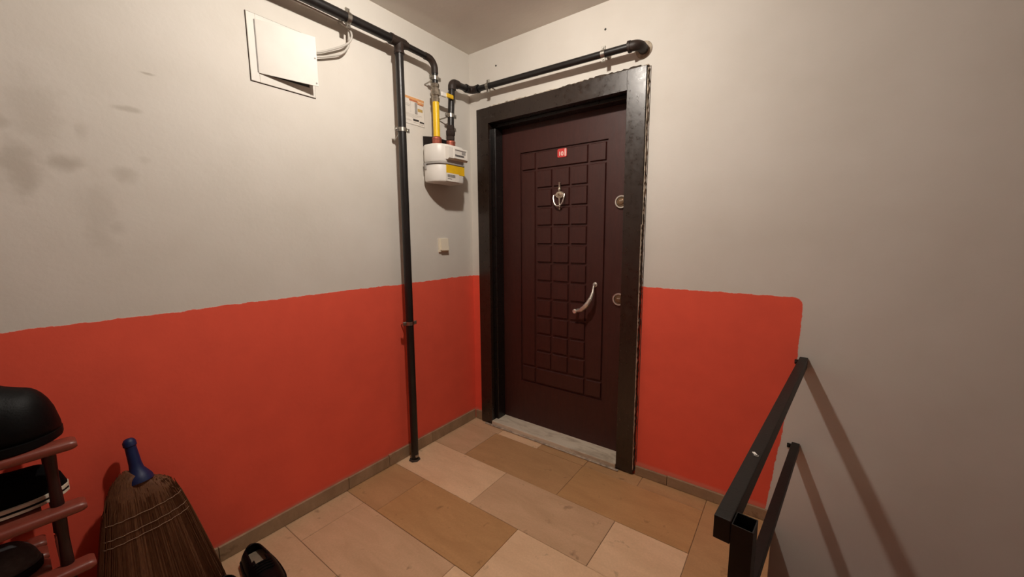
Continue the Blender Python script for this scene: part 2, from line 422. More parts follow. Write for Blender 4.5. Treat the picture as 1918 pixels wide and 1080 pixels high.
# number sign
NX0, NX1, NZ0, NZ1 = .6065, .6685, 1.7595, 1.8085
def rrect(bm, cx, cz, wx, wz, r, y0, y1, n=4):
    poly = []
    for sx, sz, a0 in ((1, 1, 0), (-1, 1, PI/2), (-1, -1, PI), (1, -1, 1.5*PI)):
        for k in range(n+1):
            a = a0+PI/2*k/n; poly.append((cx+sx*(wx/2-r)+r*math.cos(a), cz+sz*(wz/2-r)+r*math.sin(a)))
    prism(bm, poly, y0, y1, 'xzy')
bm = B(); rrect(bm, (NX0+NX1)/2, (NZ0+NZ1)/2, NX1-NX0, NZ1-NZ0, .008, LY-.004, LY); plate = obj('number_plate', bm, M['sign_red'], door, label='small red number plate reading 10')
bm = B(); rrect(bm, NX1-.0085, (NZ0+NZ1)/2+.001, .011, .043, .004, LY-.0052, LY-.0035); obj('pale_bar', bm, M['sign_pink'], plate)
def text_mesh(body, size, mtx, mat, parent, name, ext=.0006, bold=.0):
    cu = bpy.data.curves.new(name, 'FONT'); cu.body = body; cu.size = size; cu.extrude = ext; cu.align_x = 'CENTER'; cu.align_y = 'CENTER'; cu.offset = bold; cu.resolution_u = 3
    t = bpy.data.objects.new(name, cu); COL.objects.link(t); bpy.context.view_layer.update()
    me = bpy.data.meshes.new_from_object(t.evaluated_get(bpy.context.evaluated_depsgraph_get()))
    bpy.data.objects.remove(t); bpy.data.curves.remove(cu)
    bm = B(); bm.from_mesh(me); bpy.data.meshes.remove(me); bmesh.ops.transform(bm, matrix=mtx, verts=bm.verts)
    return obj(name, bm, mat, parent)
RXm = Matrix.Rotation(PI/2, 4, 'X')     # text facing -y
text_mesh('10', .034, Matrix.Translation((NX0+.024, LY-.0048, NZ0+.019)) @ RXm, M['sign_white'], plate, 'digits', bold=.0008)

# knocker with spy hole
KX, KZ = .6255, 1.534
bm = B()
lathe(bm, [(-.014, .0045), (-.012, .0075), (.026, .0065), (.030, .009), (.034, .005)], (KX-.001, LY-.008, KZ+.056), (0, 0, 1), 12)   # top spike
lathe(bm, [(.0, .006), (.012, .0105), (.022, .0105), (.034, .005)], (KX-.001, LY-.008, KZ+.022), (0, 0, 1), 12)
lathe(bm, [(0, .0085), (.03, .0055), (.052, .004), (.058, .007)], (KX, LY-.008, KZ-.018), (0, 0, -1), 12)
lathe(bm, [(0, .0065), (.006, .008), (.022, .007), (.026, .003)], (KX+.002, LY-.008, KZ-.082), (0, 0, -1), 12)
kn = obj('knocker', bm, M['bronze'], door, smooth=True, label='nickel door knocker with a spy hole')
bm = B()
def ellipse_disc(bm, cx, cz, a, b, prof):
    n = 28
    ring_loft(bm, [[(cx+a*s*math.cos(2*PI*k/n), y, cz+b*s*math.sin(2*PI*k/n)) for k in range(n)] for y, s in prof])
ellipse_disc(bm, KX, KZ, .036, .026, [(LY, 1), (LY-.008, 1), (LY-.012, .86), (LY-.0125, .56), (LY-.017, .50), (LY-.0175, .38), (LY-.012, .34)])
obj('eye_plate', bm, M['bronze'], kn, smooth=True)
bm = B(); lathe(bm, [(0, .0085), (.003, .0085), (.005, .004)], (KX, LY-.0125, KZ), (0, -1, 0), 14); obj('spy_lens', bm, M['lock'], kn, smooth=True)
bm = B()
pts = [(KX-.045, LY-.014, KZ-.002), (KX-.044, LY-.020, KZ-.022), (KX-.035, LY-.024, KZ-.055), (KX-.020, LY-.026, KZ-.077), (KX, LY-.026, KZ-.082), (KX+.020, LY-.026, KZ-.077), (KX+.035, LY-.024, KZ-.055), (KX+.044, LY-.020, KZ-.022), (KX+.045, LY-.014, KZ+.004)]
tube(bm, fillet(pts, .02, 3), .0048, 8); tube(bm, [(KX-.045, LY-.012, KZ), (KX+.045, LY-.012, KZ)], .0035, 8)
obj('knocker_ring', bm, M['satin'], kn, smooth=True)
kc = Vector((KX, LY, KZ))-worldloc(kn)
for o in [kn, *kn.children]:
    o.data.transform(Matrix.Translation(kc+V(0, 0, .008)) @ Matrix.Diagonal((.82, 1, .82, 1)) @ Matrix.Translation(-kc))

# curved pull handle
hp = [(.863, LY, 1.014), (.866, LY-.022, 1.018), (.8695, LY-.038, 1.006), (.8705, LY-.048, .975), (.862, LY-.056, .940), (.846, LY-.058, .910), (.826, LY-.058, .886), (.800, LY-.056, .866), (.776, LY-.050, .857), (.757, LY-.036, .853)]
bm = B(); tube(bm, fillet(hp, .02, 3), 0, 10, rf=lambda t: .0058+.0085*math.sin(PI*min(1, max(0, (t-.25)/.75)))**1.2*(1 if t > .25 else 0))
hd = obj('handle', bm, M['satin'], door, smooth=True, angle=60, label='curved satin metal pull handle')
bm = B(); lathe(bm, [(0, .010), (.034, .010), (.040, .013), (.052, .013), (.055, .010)], (.757, LY, .853), (0, -1, 0), 16); obj('handle_knob', bm, M['satin'], hd, smooth=True)
bm = B(); lathe(bm, [(0, .014), (.004, .014), (.007, .009)], (.863, LY, 1.014), (0, -1, 0), 16); obj('handle_base', bm, M['satin'], hd, smooth=True)
for lx, z in ((1.008, 1.479), (1.009, .942)):
    c = (lx, LY, z)
    bm = B(); lathe(bm, [(0, .026), (.008, .026), (.010, .024)], c, (0, -1, 0), 24); lk = obj('lock', bm, M['lock'], door, smooth=True, label='round bronze cylinder lock with a bright ring')
    bm = B(); lathe_ring(bm, (c[0], LY-.006, z), (0, 1, 0), .0275, .0345, .012, 28); obj('lock_ring', bm, M['satin'], lk, smooth=True)
    bm = B(); lathe(bm, [(0, .0155), (.003, .0155), (.004, .013)], (c[0], LY-.0098, z), (0, -1, 0), 18); obj('key_cylinder', bm, M['lock'], lk, smooth=True)
    bm = B(); box(bm, (c[0]-.009, LY-.0148, z+.003), (c[0]+.009, LY-.0125, z+.007), .0006); obj('key_slot', bm, M['satin'], lk)
# marble sill
bm = B(); box(bm, (IX0+.001, -.030, .003), (IX1-.001, LY+.006, .030), .003, 2); obj('door_sill', bm, M['marble'], door, label='veined white marble door sill')
bm = B(); box(bm, (IX0-.05, -.045, .0012), (IX1+.02, -.030, .007), .002); obj('sill_bedding', bm, M['filler'], door)
# broken plaster round the frame
def jag(bm, axis, fixed, a0, a1, base, amp, y0, y1, step, sgn=1):
    n = int((a1-a0)/step); poly = []
    for i in range(n+1): poly.append((a0+(a1-a0)*i/n, base))
    top = []
    for i in range(n+1):
        top.append((a0+(a1-a0)*i/n + random.uniform(-.3, .3)*step*(0 < i < n), base+sgn*amp*(.25+.75*random.random()**1.6)))
    A = []; 
    for k in range(n):
        q = [poly[k], poly[k+1], top[k+1], top[k]]
        if axis == 'z': q = [(b, a) for a, b in q]
        prism(bm, q, y0, y1, 'xzy')
bm = B(); jag(bm, 'z', 0, .02, 2.08, TX1+.0005, .008, -.014, -.0005, .012); obj('plaster_edge', bm, M['gap'], door)
bm = B(); jag(bm, 'z', 0, .03, 1.35, TX1-.001, .005, -.0255, -.012, .010)
obj('plaster_edge', bm, M['filler'], door, label='jagged pale filler beside the frame')
bm = B(); jag(bm, 'z', 0, 1.35, 2.09, TX1+.002, .006, -.016, -.004, .014); obj('plaster_edge', bm, M['filler'], door)
bm = B(); box(bm, (TX1+.011, -.0012, .07), (TX1+.0140, -.0002, 2.100)); obj('frame_crack', bm, M['gap'], door)
bm = B(); jag(bm, 'x', 0, TX0+.10, TX1+.005, TT+.0005, .010, -.016, -.0005, .013); obj('plaster_edge', bm, M['filler'], door)
bm = B(); jag(bm, 'x', 0, .70, TX1-.03, TT+.0005, .012, -.020, -.0005, .016); obj('plaster_edge', bm, M['gap'], door)
# ------------------------------------------------------------------ gas pipes
def clamp(parent, c, axis, r, wall, ear, rod=True):
    """zinc pipe clamp: band, two bolted ears, threaded rod to the wall"""
    c = Vector(c); bm = B(); lathe_ring(bm, c, axis, r-.0005, r+.0032, .020, 20)
    d, s, u = basis(axis); e = Vector(ear).normalized()
    for sg in (-1, 1):
        m = Matrix.Translation(c+e*sg*(r+.009)) @ Matrix((( *e, 0), (*Vector(axis).normalized(), 0), (*e.cross(Vector(axis).normalized()), 0), (0, 0, 0, 1))).transposed()
        box(bm, (-.010, -.010, -.0045), (.010, .010, .0045), .001, 1, m)
    o = obj('pipe_clamp', bm, M['zinc'], parent, smooth=True)
    nrm = e.cross(Vector(axis).normalized())
    for sg in (-1, 1):
        bm = B(); cyl(bm, c+e*sg*(r+.010)-nrm*.010, c+e*sg*(r+.010)+nrm*.010, .0042, 8)
        obj('clamp_bolt', bm, M['zinc'], o)
    if rod:
        bm = B(); wv = Vector(wall); dirv = (wv-c).normalized(); cyl(bm, c+dirv*(r+.002), wv-dirv*.003, .0038, 8); obj('clamp_rod', bm, M['zinc'], o)
    return o
RX0 = .080
gas = thing('gas_supply_pipe', 'thick black gas pipe dropping from the ceiling to the floor beside the corner', 'pipe', (.067, -.62, 0))
RB = V(.066, -.615, .004); RT = V(RX0, -.6155, 2.2835)
bm = B(); cyl(bm, RB, RT, .0212, 20); obj('riser_pipe', bm, M['pipe'], gas, smooth=True)
bm = B(); cyl(bm, (RX0, -1.75, 2.2795), RT, .0212, 20); obj('main_pipe', bm, M['pipe'], gas, smooth=True)
bm = B(); lathe(bm, [(-.054, .0225), (-.052, .0262), (-.040, .0262), (-.036, .0245), (.036, .0245), (.042, .021), (.054, .019)], RT, (0, 1, 0), 20)
lathe(bm, [(.0, .0245), (.042, .0245), (.045, .0262), (.056, .0262), (.058, .0225)], RT, (0, 0, -1), 20); obj('tee_fitting', bm, M['rust'], gas, smooth=True)
BR = .0166
BYX = -.3735
bm = B(); tube(bm, fillet([RT, (RX0, BYX, 2.279), (RX0, BYX, 2.13)], .055, 8), BR, 16); obj('branch_pipe', bm, M['pipe'], gas, smooth=True)
bm = B(); tube(bm, fillet([(RX0, BYX-.070, 2.2795), (RX0, BYX, 2.279), (RX0, BYX, 2.208)], .050, 8), .0188, 16); obj('elbow', bm, M['rust'], gas, smooth=True)
bm = B(); lathe(bm, [(0, .019), (.002, .022), (.018, .022), (.020, .018), (.026, .018), (.030, .025), (.062, .025), (.066, .019), (.074, .019), (.076, .0225), (.098, .0215), (.100, .018)], (RX0, BYX, 2.155), (0, 0, -1), 8)
vv = obj('ball_valve', bm, M['brass_dull'], gas, smooth=True, label='dull nickel shut-off valve')
bm = B(); cyl(bm, (RX0, BYX, 2.107), (RX0+.008, BYX+.034, 2.107), .009, 10); vs_ = obj('valve_stem', bm, M['zinc'], vv)
bm = B(); box(bm, (RX0+.012, BYX+.026, 2.094), (RX0+.025, BYX+.062, 2.118), .002); obj('stem_cap', bm, M['plastic_white'], vv)
bm = B(); box(bm, (RX0+.022, BYX+.060, 2.096), (RX0+.028, BYX+.118, 2.120), .003); obj('valve_lever', bm, M['yellow'], vv, label='yellow valve lever')
bm = B(); cyl(bm, (RX0, BYX, 2.059), (RX0, BYX, 1.8675), .0188, 18); obj('connector_sleeve', bm, M['yellow_pipe'], gas, smooth=True, label='yellow coated connector pipe')
# clamps along it
clamp(gas, (RX0, -.895, 2.2815), (0, 1, 0), .0212, (.0, -.895, 2.2865), (0, 0, 1))
clamp(gas, RB.lerp(RT, .812), RT-RB, .0212, (.0, -.612, 1.81), (.25, 1, 0))
clamp(gas, RB.lerp(RT, .357), RT-RB, .0212, (.0, -.62, .80), (.25, 1, 0))
clamp(gas, (RX0, BYX, 2.183), (0, 0, 1), BR, (.0, BYX-.01, 2.165), (.2, 1, 0))
bm = B(); box(bm, (RB.x+.012, RB.y-.012, .018), (RB.x+.027, RB.y+.006, .034), .002); obj('base_lug', bm, M['zinc'], gas)
bm = B(); lathe(bm, [(0, .034), (.001, .031), (.002, .026)], (RB.x+.004, RB.y-.006, .0008), (0, 0, 1), 7); obj('floor_hole_filler', bm, M['gap'], gas)

# meter
MX, MY0, MY1, MZ0, MZ1 = .02, -.430, -.212, 1.612, 1.822
gm = thing('gas_meter', 'white domestic gas meter with a yellow label under the black pipes', 'gas meter', (.09, -.32, 1.612))
def mbody(z0, z1, inset=0., x1=.148):
    bm = B(); poly = []
    a0, a1 = MY0+inset, MY1-inset; xb = MX+inset; xf = x1-inset
    def arc(cx, cy, r, s, e, n):
        for k in range(n+1):
            t = s+(e-s)*k/n; poly.append((cx+r*math.cos(t), cy+r*math.sin(t)))
    R1, R2 = .085, .030
    arc(xf-R1, a0+R1, R1, -PI/2, 0, 12); arc(xf-R2, a1-R2, R2, 0, PI/2, 5)
    arc(xb+.015, a1-.015, .015, PI/2, PI, 3); arc(xb+.015, a0+.015, .015, PI, 1.5*PI, 3)
    c = ((xf+xb)/2, (a0+a1)/2); rings = []
    e = .010
    for z, k in ((z0, .93), (z0+.003, .975), (z0+e, 1), (z1-e, 1), (z1-.003, .975), (z1, .93)):
        rings.append([(c[0]+(x-c[0])*k, c[1]+(y-c[1])*k, z) for x, y in poly])
    ring_loft(bm, rings); return bm
ZS = 1.716
obj('meter_top', mbody(ZS+.005, MZ1), M['meter'], gm, smooth=True)
obj('meter_bottom', mbody(MZ0, ZS-.006), M['meter'], gm, smooth=True)
bm = mbody(ZS-.007, ZS+.006, -.004, .148)
obj('seam_band', bm, M['grey_print'], gm, smooth=True, label='folded grey seam band')
bm = B(); box(bm, (.035, MY0-.008, ZS-.034), (.050, MY0-.002, ZS+.004), .002); obj('seal_clip', bm, M['grey_print'], gm)
# counter housing
CY0, CY1, CZ0, CZ1, CX = -.372, -.216, 1.731, 1.806, .172
bm = B(); prism(bm, [(.12, CZ0+.012), (CX-.008, CZ0+.004), (CX, CZ0+.012), (CX, CZ1-.004), (CX-.005, CZ1), (.12, CZ1+.004)], CY0, CY1, 'xzy')
ct = obj('counter_housing', bm, M['plastic_white'], gm)
bm = B()
yy0, yy1, zz0, zz1 = CY0+.040, CY1-.006, CZ0+.014, CZ1-.006
box(bm, (CX, yy0, zz0), (CX+.004, yy0+.006, zz1)); box(bm, (CX, yy1-.010, zz0), (CX+.004, yy1, zz1)); box(bm, (CX, yy0+.006, zz0), (CX+.004, yy1-.010, zz0+.008)); box(bm, (CX, yy0+.006, zz1-.006), (CX+.004, yy1-.010, zz1))
obj('window_rim', bm, M['plastic_white'], ct)
bm = B(); box(bm, (CX-.0002, yy0+.006, zz0+.008), (CX+.0006, yy1-.010, zz1-.006)); obj('counter_face', bm, M['paper'], ct)
bm = B(); box(bm, (CX+.0004, yy0+.010, zz0+.012), (CX+.0014, yy0+.082, zz0+.022)); obj('digit_drum', bm, M['black_print'], ct, label='black counter display strip')
bm = B()
for k in range(8): box(bm, (CX+.0013, yy0+.013+k*.0085, zz0+.0138), (CX+.0017, yy0+.0165+k*.0085, zz0+.0202))
obj('counter_digits', bm, M['grey_print'], ct)
bm = B(); box(bm, (CX+.0004, yy1-.045, zz1-.028), (CX+.0012, yy1-.014, zz1-.009)); obj('counter_plate', bm, M['grey_print'], ct)
bm = B(); box(bm, (CX+.0004, yy0+.006, zz1-.011), (CX+.001, yy1-.010, zz1-.006)); obj('rim_shade_strip', bm, M['grey_print'], ct)  # shade below the window rim, painted as a grey strip
# labels on the lower half
bm = B(); box(bm, (.1478, -.372, ZS-.058), (.1492, MY1-.012, ZS-.008)); obj('yellow_sticker', bm, M['yellow'], gm, label='yellow sticker on the lower half')
bm = B(); box(bm, (.1478, -.376, MZ0+.004), (.1496, MY1-.060, ZS-.054)); bl = obj('barcode_label', bm, M['paper'], gm, label='white barcode label')
bm = B()
yy = -.364
while yy < -.304:
    wd = random.choice((.0012, .002, .003)); box(bm, (.1494, yy, MZ0+.026), (.1500, yy+wd, MZ0+.042)); yy += wd+random.choice((.0012, .002))
box(bm, (.1494, -.364, MZ0+.016), (.1500, -.33, MZ0+.019))
obj('barcode', bm, M['black_print'], bl)
# bracket and sealed unions
bm = B(); pl = [(.002, -.408), (.004, -.411), (.041, -.366), (.041, -.192), (.038, -.192), (.038, -.364)]
prism(bm, pl, 1.822, 1.876, 'xyz')
obj('bracket', bm, M['bracket'], gm, label='black sheet metal bracket')
PY = -.2625
for y in (BYX, PY):
    bm = B(); lathe(bm, [(0, .025), (.002, .0275), (.012, .0280), (.014, .0265), (.030, .0265), (.032, .0280), (.040, .0275), (.0445, .0235)], (RX0, y, MZ1-.002), (0, 0, 1), 14)
    obj('union_nut', bm, M['copper'], gm, smooth=True, angle=25, label='copper coloured sealed union nut')
bm = B(); tube(bm, fillet([(.11, MY1-.002, 1.775), (.115, MY1+.018, 1.77), (.115, MY1+.022, 1.735), (.112, MY1-.002, 1.722)], .01, 3), .0014, 6); obj('seal_wire', bm, M['grey_print'], gm)

# outlet pipe
out = thing('gas_outlet_pipe', 'thin black gas pipe running over the door from the meter into the wall', 'pipe', (RX0, PY, 1.866))
DYO = -.070; PZ = 2.200
path = [(RX0, PY, 1.866), (RX0, PY+.006, 1.99), (RX0, -.2395, PZ+.002), (RX0, DYO, PZ+.004), (1.100, DYO, 2.181)]
bm = B(); tube(bm, fillet(path[:4], .03, 6), .0185, 16); obj('pipe_length', bm, M['pipe'], out, smooth=True)
bm = B(); tube(bm, [path[3], path[4]], .0168, 16); obj('pipe_length', bm, M['pipe'], out, smooth=True)
bm = B(); tube(bm, fillet([(RX0, -.2405, PZ-.040), (RX0, -.2395, PZ+.002), (RX0, -.190, PZ+.002)], .026, 8), .0235, 16); obj('elbow', bm, M['rust'], out, smooth=True)
bm = B(); tube(bm, fillet([(RX0, DYO-.050, PZ+.004), (RX0, DYO, PZ+.004), (RX0+.055, DYO, PZ+.003)], .030, 8), .0220, 16); el = obj('elbow', bm, M['rust'], out, smooth=True)
bm = B(); lathe_ring(bm, (RX0, DYO-.046, PZ+.004), (0, 1, 0), .02, .0245, .012); obj('elbow_collar', bm, M['pipe'], el, smooth=True)
bm = B(); lathe_ring(bm, (RX0+.054, DYO, PZ+.003), (1, 0, 0), .02, .0245, .012); obj('elbow_collar', bm, M['pipe'], el, smooth=True)
bm = B(); tube(bm, fillet([(1.086, DYO, 2.181), (1.134, DYO, 2.180), (1.134, .0, 2.180)], .034, 8), .0235, 16); e2 = obj('elbow', bm, M['rust'], out, smooth=True)
bm = B(); lathe_ring(bm, (1.088, DYO, 2.181), (1, 0, 0), .02, .0265, .012); obj('elbow_collar', bm, M['rust'], e2, smooth=True)
bm = B(); lathe(bm, [(0, .040), (.003, .039), (.006, .030)], (1.134, -.0003, 2.180), (0, -1, 0), 24); obj('wall_rosette', bm, M['filler'], out, smooth=True)
bm = B(); lathe(bm, [(0, .0225), (.018, .0235), (.022, .0215), (.030, .0265), (.056, .0265), (.060, .021), (.070, .0225), (.084, .0225)], (RX0, PY, 1.868), (0, 0, 1), 8); obj('union_fitting', bm, M['rust'], out, smooth=True)
clamp(out, (RX0, PY+.006, 2.010), (0, 0, 1), .0185, (.0, PY-.02, 1.995), (.2, 1, 0))
clamp(out, (.216, DYO, 2.201), (1, 0, 0), .0168, (.216, 0, 2.201), (0, 0, 1))
clamp(out, (.957, DYO, 2.184), (1, 0, 0), .0168, (.957, 0, 2.184), (0, 0, 1))

# notice sticker on the wall
NY0, NY1, NZa, NZb = -.536, -.391, 1.925, 2.078
bm = B(); box(bm, (.0002, NY0, NZa), (.0014, NY1, NZb)); nt = tag(obj('safety_notice', bm, M['paper']), 'small printed gas safety notice stuck to the wall behind the black riser pipe', 'notice', base=(.0002, -.46, NZa))
def pr(name, mat, rects, x=.0020):
    bm = B()
    for a, b, c, d in rects: box(bm, (.0012, NY0+a*(NY1-NY0), NZa+c*(NZb-NZa)), (x, NY0+b*(NY1-NY0), NZa+d*(NZb-NZa)))
    obj(name, bm, mat, nt)
pr('orange_band', M['orange_print'], [(0, .99, .88, .965), (.62, .97, .80, .86)])
pr('pipe_picture', M['red_print'], [(.26, .66, .82, .88), (.66, .95, .755, .795)], .0022)
pr('valve_picture', M['grey_print'], [(.52, .64, .40, .80)], .0022)
pr('lever_picture', M['ochre_print'], [(.66, .90, .52, .62)], .0022)
pr('logo_block', M['black_print'], [(.42, .70, .150, .215), (.74, .96, .125, .18)])
lines = [(.04, .30, .66, .675), (.04, .24, .70, .715), (.04, .27, .62, .635), (.31, .318, .42, .86)]
for k in range(4): lines.append((.04, .85-.1*k, .36-.035*k, .369-.035*k))
lines += [(.42, .95, .085, .10), (.04, .36, .12, .13), (.04, .33, .15, .16), (0, 1, .006, .022), (.975, .985, .02, .96), (.70, .9, .05, .065)]
pr('text_lines', M['pale_print'], lines)

# wall switch
sw = thing('light_switch', 'square ivory light switch on the white wall below the gas meter', 'switch', (0, -.275, 1.247))
bm = B(); box(bm, (.0003, -.317, 1.203), (.010, -.236, 1.289), .003, 2); obj('switch_plate', bm, M['switch'], sw)
bm = B(); prism(bm, [(.009, 1.216), (.024, 1.214), (.014, 1.283), (.009, 1.283)], -.307, -.246, 'xzy'); obj('rocker', bm, M['switch'], sw)

# ------------------------------------------------------------------ electrical box with the lid ajar
bx = thing('fuse_box', 'white square fuse box with its lid ajar high on the left wall', 'fuse box', (0, -1.16, 2.045))
def frame_ring(bm, y0, y1, z0, z1, iy0, iy1, iz0, iz1, x0, x1):
    box(bm, (x0, y0, z0), (x1, iy0, z1), .001); box(bm, (x0, iy1, z0), (x1, y1, z1), .001)
    box(bm, (x0, iy0, z0), (x1, iy1, iz0), .001); box(bm, (x0, iy0, iz1), (x1, iy1, z1), .001)
bm = B(); frame_ring(bm, -1.283, -1.028, 1.917, 2.172, -1.252, -1.052, 1.954, 2.150, .0003, .006); obj('box_frame', bm, M['box'], bx)
bm = B(); frame_ring(bm, -1.2855, -1.0255, 1.9145, 2.1745, -1.282, -1.029, 1.918, 2.171, .0002, .0014); obj('frame_shadow_line', bm, M['gap'], bx)  # thin shadow line round the frame, painted as a dark ring
bm = B(); box(bm, (.0004, -1.252, 1.954), (.0015, -1.052, 2.150)); obj('dark_cavity_sheet', bm, M['dark'], bx)  # flat dark sheet stands in for the shaded cavity
HY = -1.2545; wl = .2215; ang = math.radians(12.4)
mt = Matrix.Translation((.008, HY, 0)) @ Matrix.Rotation(-ang, 4, 'Z')
bm = B(); box(bm, (-.0012, 0, 1.951), (.0012, wl, 2.153), .0008, 1, mt); lid = obj('box_lid', bm, M['box'], bx)
bm = B(); cyl(bm, (.006, HY-.001, 1.955), (.006, HY-.001, 2.150), .003, 8)
obj('lid_hinge', bm, M['grey_print'], lid)
for z in (1.963, 2.065): 
    p = mt @ V(.0012, wl-.008, z); bm = B(); cyl(bm, p-V(.001, 0, 0), p+V(.0012, 0, 0), .0035, 8); obj('lid_screw', bm, M['grey_print'], lid)
def spline(P, k=7):
    P = [Vector(p) for p in P]; P = [P[0]*2-P[1]]+P+[P[-1]*2-P[-2]]; out = []
    for a, b, c, d in zip(P, P[1:], P[2:], P[3:]):
        for i in range(k):
            t = i/k; out.append(.5*((2*b)+(c-a)*t+(2*a-5*b+4*c-d)*t*t+(3*b-a-3*c+d)*t**3))
    return out+[P[-2]]
def cable(pts, r, label):
    bm = B(); tube(bm, spline(pts), r, 8); o = obj('electric_cable', bm, M['cable'], smooth=True, angle=80)
    tag(o, label, 'cable', base=pts[0]); return o
cable([(.012, -1.06, 2.098), (.022, -1.010, 2.112), (.026, -.953, 2.142), (.032, -.892, 2.179), (.036, -.863, 2.207), (.037, -.852, 2.234), (.037, -.860, 2.256), (.036, -.888, 2.269), (.035, -.95, 2.275), (.034, -1.2, 2.277), (.034, -1.6, 2.277)], .0048, 'upper grey cable curving from the fuse box up behind the black pipe')
cable([(.012, -1.06, 2.081), (.020, -1.010, 2.093), (.022, -.953, 2.116), (.026, -.907, 2.139), (.030, -.879, 2.168), (.028, -.864, 2.197), (.026, -.861, 2.235), (.022, -.862, 2.275), (.017, -.888, 2.307), (.014, -.95, 2.322), (.014, -1.6, 2.324)], .0048, 'lower grey cable sagging from the fuse box before it climbs to the pipe')

# screw holes with plugs
for x, z, lab in ((.934, 2.331, 'small dark screw in the wall above the far end of the thin pipe'), (.224, 2.338, 'small dark screw in the wall above the thin pipe near the corner')):
    bm = B(); lathe(bm, [(0, .0055), (.002, .0055), (.004, .003)], (x, -.0002, z), (0, -1, 0), 8); tag(obj('wall_screw', bm, M['dark']), lab, 'screw', base=(x, 0, z))

# ------------------------------------------------------------------ handrail
dR = V(.10515, .99446, 0).normalized(); sR = V(dR.y, -dR.x, 0)
def rail_box(bm, a, b, wx, hz, bev=.002):
    a = Vector(a); b = Vector(b); L_ = (b-a).length
    m = Matrix(((*sR, 0), (*dR, 0), (0, 0, 1, 0), (0, 0, 0, 1))).transposed(); m.translation = a
    box(bm, (-wx/2, 0, -hz/2), (wx/2, L_, hz/2), bev, 2, m)
A0 = V(1.8505, 0, 0)
def on_rail(y, z, off=0.): 
    p = A0+dR*(y/dR.y)+sR*off; return V(p.x, p.y, z)
hr = thing('handrail', 'black square tube handrail running from its post to the door wall', 'handrail', on_rail(-1.215, 0, .03))
RW, RH = .028, .045
bm = B(); rail_box(bm, on_rail(-1.243, .785-RH/2), on_rail(-.001, .785-RH/2), RW, RH); tr = obj('top_rail', bm, M['steel_black'], hr)
bm = B(); p = on_rail(-.965, .7852, .000); box(bm, (-.004, -.012, 0), (.002, .006, .0008), 0, 1, Matrix.Translation(p) @ Matrix.Rotation(.5, 4, 'Z')); box(bm, (.000, -.010, 0), (.009, -.005, .0008), 0, 1, Matrix.Translation(p) @ Matrix.Rotation(-.2, 4, 'Z')); obj('paint_chip', bm, M['sign_white'], tr)
bm = B(); rail_box(bm, on_rail(-1.19, .404-.0175), on_rail(-.001, .404-.0175), .028, .035); obj('lower_rail', bm, M['steel_black'], hr)
for z in (.762, .386):
    bm = B(); p = on_rail(-.004, z); box(bm, (-.030, -.0025, -.010), (-.008, .003, .010), .002, 1, Matrix.Translation(p)); lathe(bm, [(0, .006), (.004, .006), (.006, .003)], p+V(-.024, -.002, 0), (0, -1, 0), 8); obj('wall_tab', bm, M['steel_black'], hr)
# hollow post
m = Matrix(((*sR, 0), (*dR, 0), (0, 0, 1, 0), (0, 0, 0, 1))).transposed(); m.translation = on_rail(-1.243, 0, RW/2+.0175)
b_ = bmesh.new(); pw, pd, th = .034, .042, .002; ZT = .781
def sq(i, z): return [(-pw/2+i, i, z), (pw/2-i, i, z), (pw/2-i, pd-i, z), (-pw/2+i, pd-i, z)]
ring_loft(b_, [sq(0, .001), sq(0, ZT), sq(th, ZT), sq(th, ZT-.25)], True)
bm = B(); merge(bm, b_, m); obj('post', bm, M['steel_black'], hr)
bm = B(); box(bm, (-.03, -.012, .0005), (.024, pd+.012, .005), .001, 1, m); obj('post_foot', bm, M['steel_black'], hr)

# ------------------------------------------------------------------ hand broom against the wall
br = thing('broom', 'straw hand broom with a blue handle leaning on the red wall', 'broom', (.13, -1.76, 0))
def bprof(t):     # t 0 top .. 1 bottom : centre y, half width, centre x, half thickness, z
    z = .520*(1-t)+.004*t
    hw = .026+(.082-.026)*min(1, (t/.10))**.55 if t < .10 else .082+(.172-.082)*((t-.10)/.90)**.95
    cy = -1.766+.018*t
    cx = .082+.060*t; ht = .020+.010*min(1, t/.12)+.016*t
    return cy, hw, cx, ht, z
def sl(u, t): return u*(.020*(1-t)-.045*(1-t)**8)      # the right shoulder hangs lower
bm = B(); rings = []; n = 40
for i in range(25):
    t = (i/24); t = t*t*.35+t*.65
    cy, hw, cx, ht, z = bprof(t); ring = []
    for k in range(n):
        a = 2*PI*k/n; u = math.copysign(abs(math.cos(a))**.8, math.cos(a)); v = math.copysign(abs(math.sin(a))**.8, math.sin(a))
        rip = 1+.03*math.sin(k*7.3+1.3*i*.1)
        ring.append((cx+v*ht*rip, cy+u*hw*rip*.97, z+sl(u, t)))
    rings.append(ring)
ring_loft(bm, rings); hb = obj('brush', bm, M['straw'], br, smooth=True, angle=80)
bm = B()
for k in range(620):
    a = random.uniform(0, 2*PI); u = math.cos(a); v = math.sin(a); q = random.uniform(.96, 1.05); t1 = random.uniform(.8, 1.0); t0 = random.uniform(0.0, .25)
    pts = []
    for i in range(6):
        t = t0+(t1-t0)*i/5; cy, hw, cx, ht, z = bprof(t); du = random.uniform(-.012, .012)
        pts.append((cx+math.copysign(abs(v)**.8, v)*ht*q, cy+math.copysign(abs(u)**.8, u)*hw*q+du*.15*i/5, z+sl(u, t)))
    tube(bm, pts, .0011, 3, cap=False)
st = obj('straws', bm, M['straw'], br, kind='stuff')
for t0 in (.215, .300, .345):
    cy, hw, cx, ht, z = bprof(t0); bm = B(); pts = []
    for k in range(31):
        a = PI*k/30 ; u = math.cos(a); v = math.sin(a)
        pts.append((cx+abs(v)**.8*ht*1.04+.0022, cy+math.copysign(abs(u)**.8, u)*hw*1.02, z+sl(u, t0)+.0012*math.sin(k*2.1)))
    tube(bm, pts, .0011, 5); obj('stitching', bm, M['thread'], br)
bm = B()
a = V(.080, -1.761, .507); b = V(.052, -1.770, .640); ax = b-a; L_ = ax.length
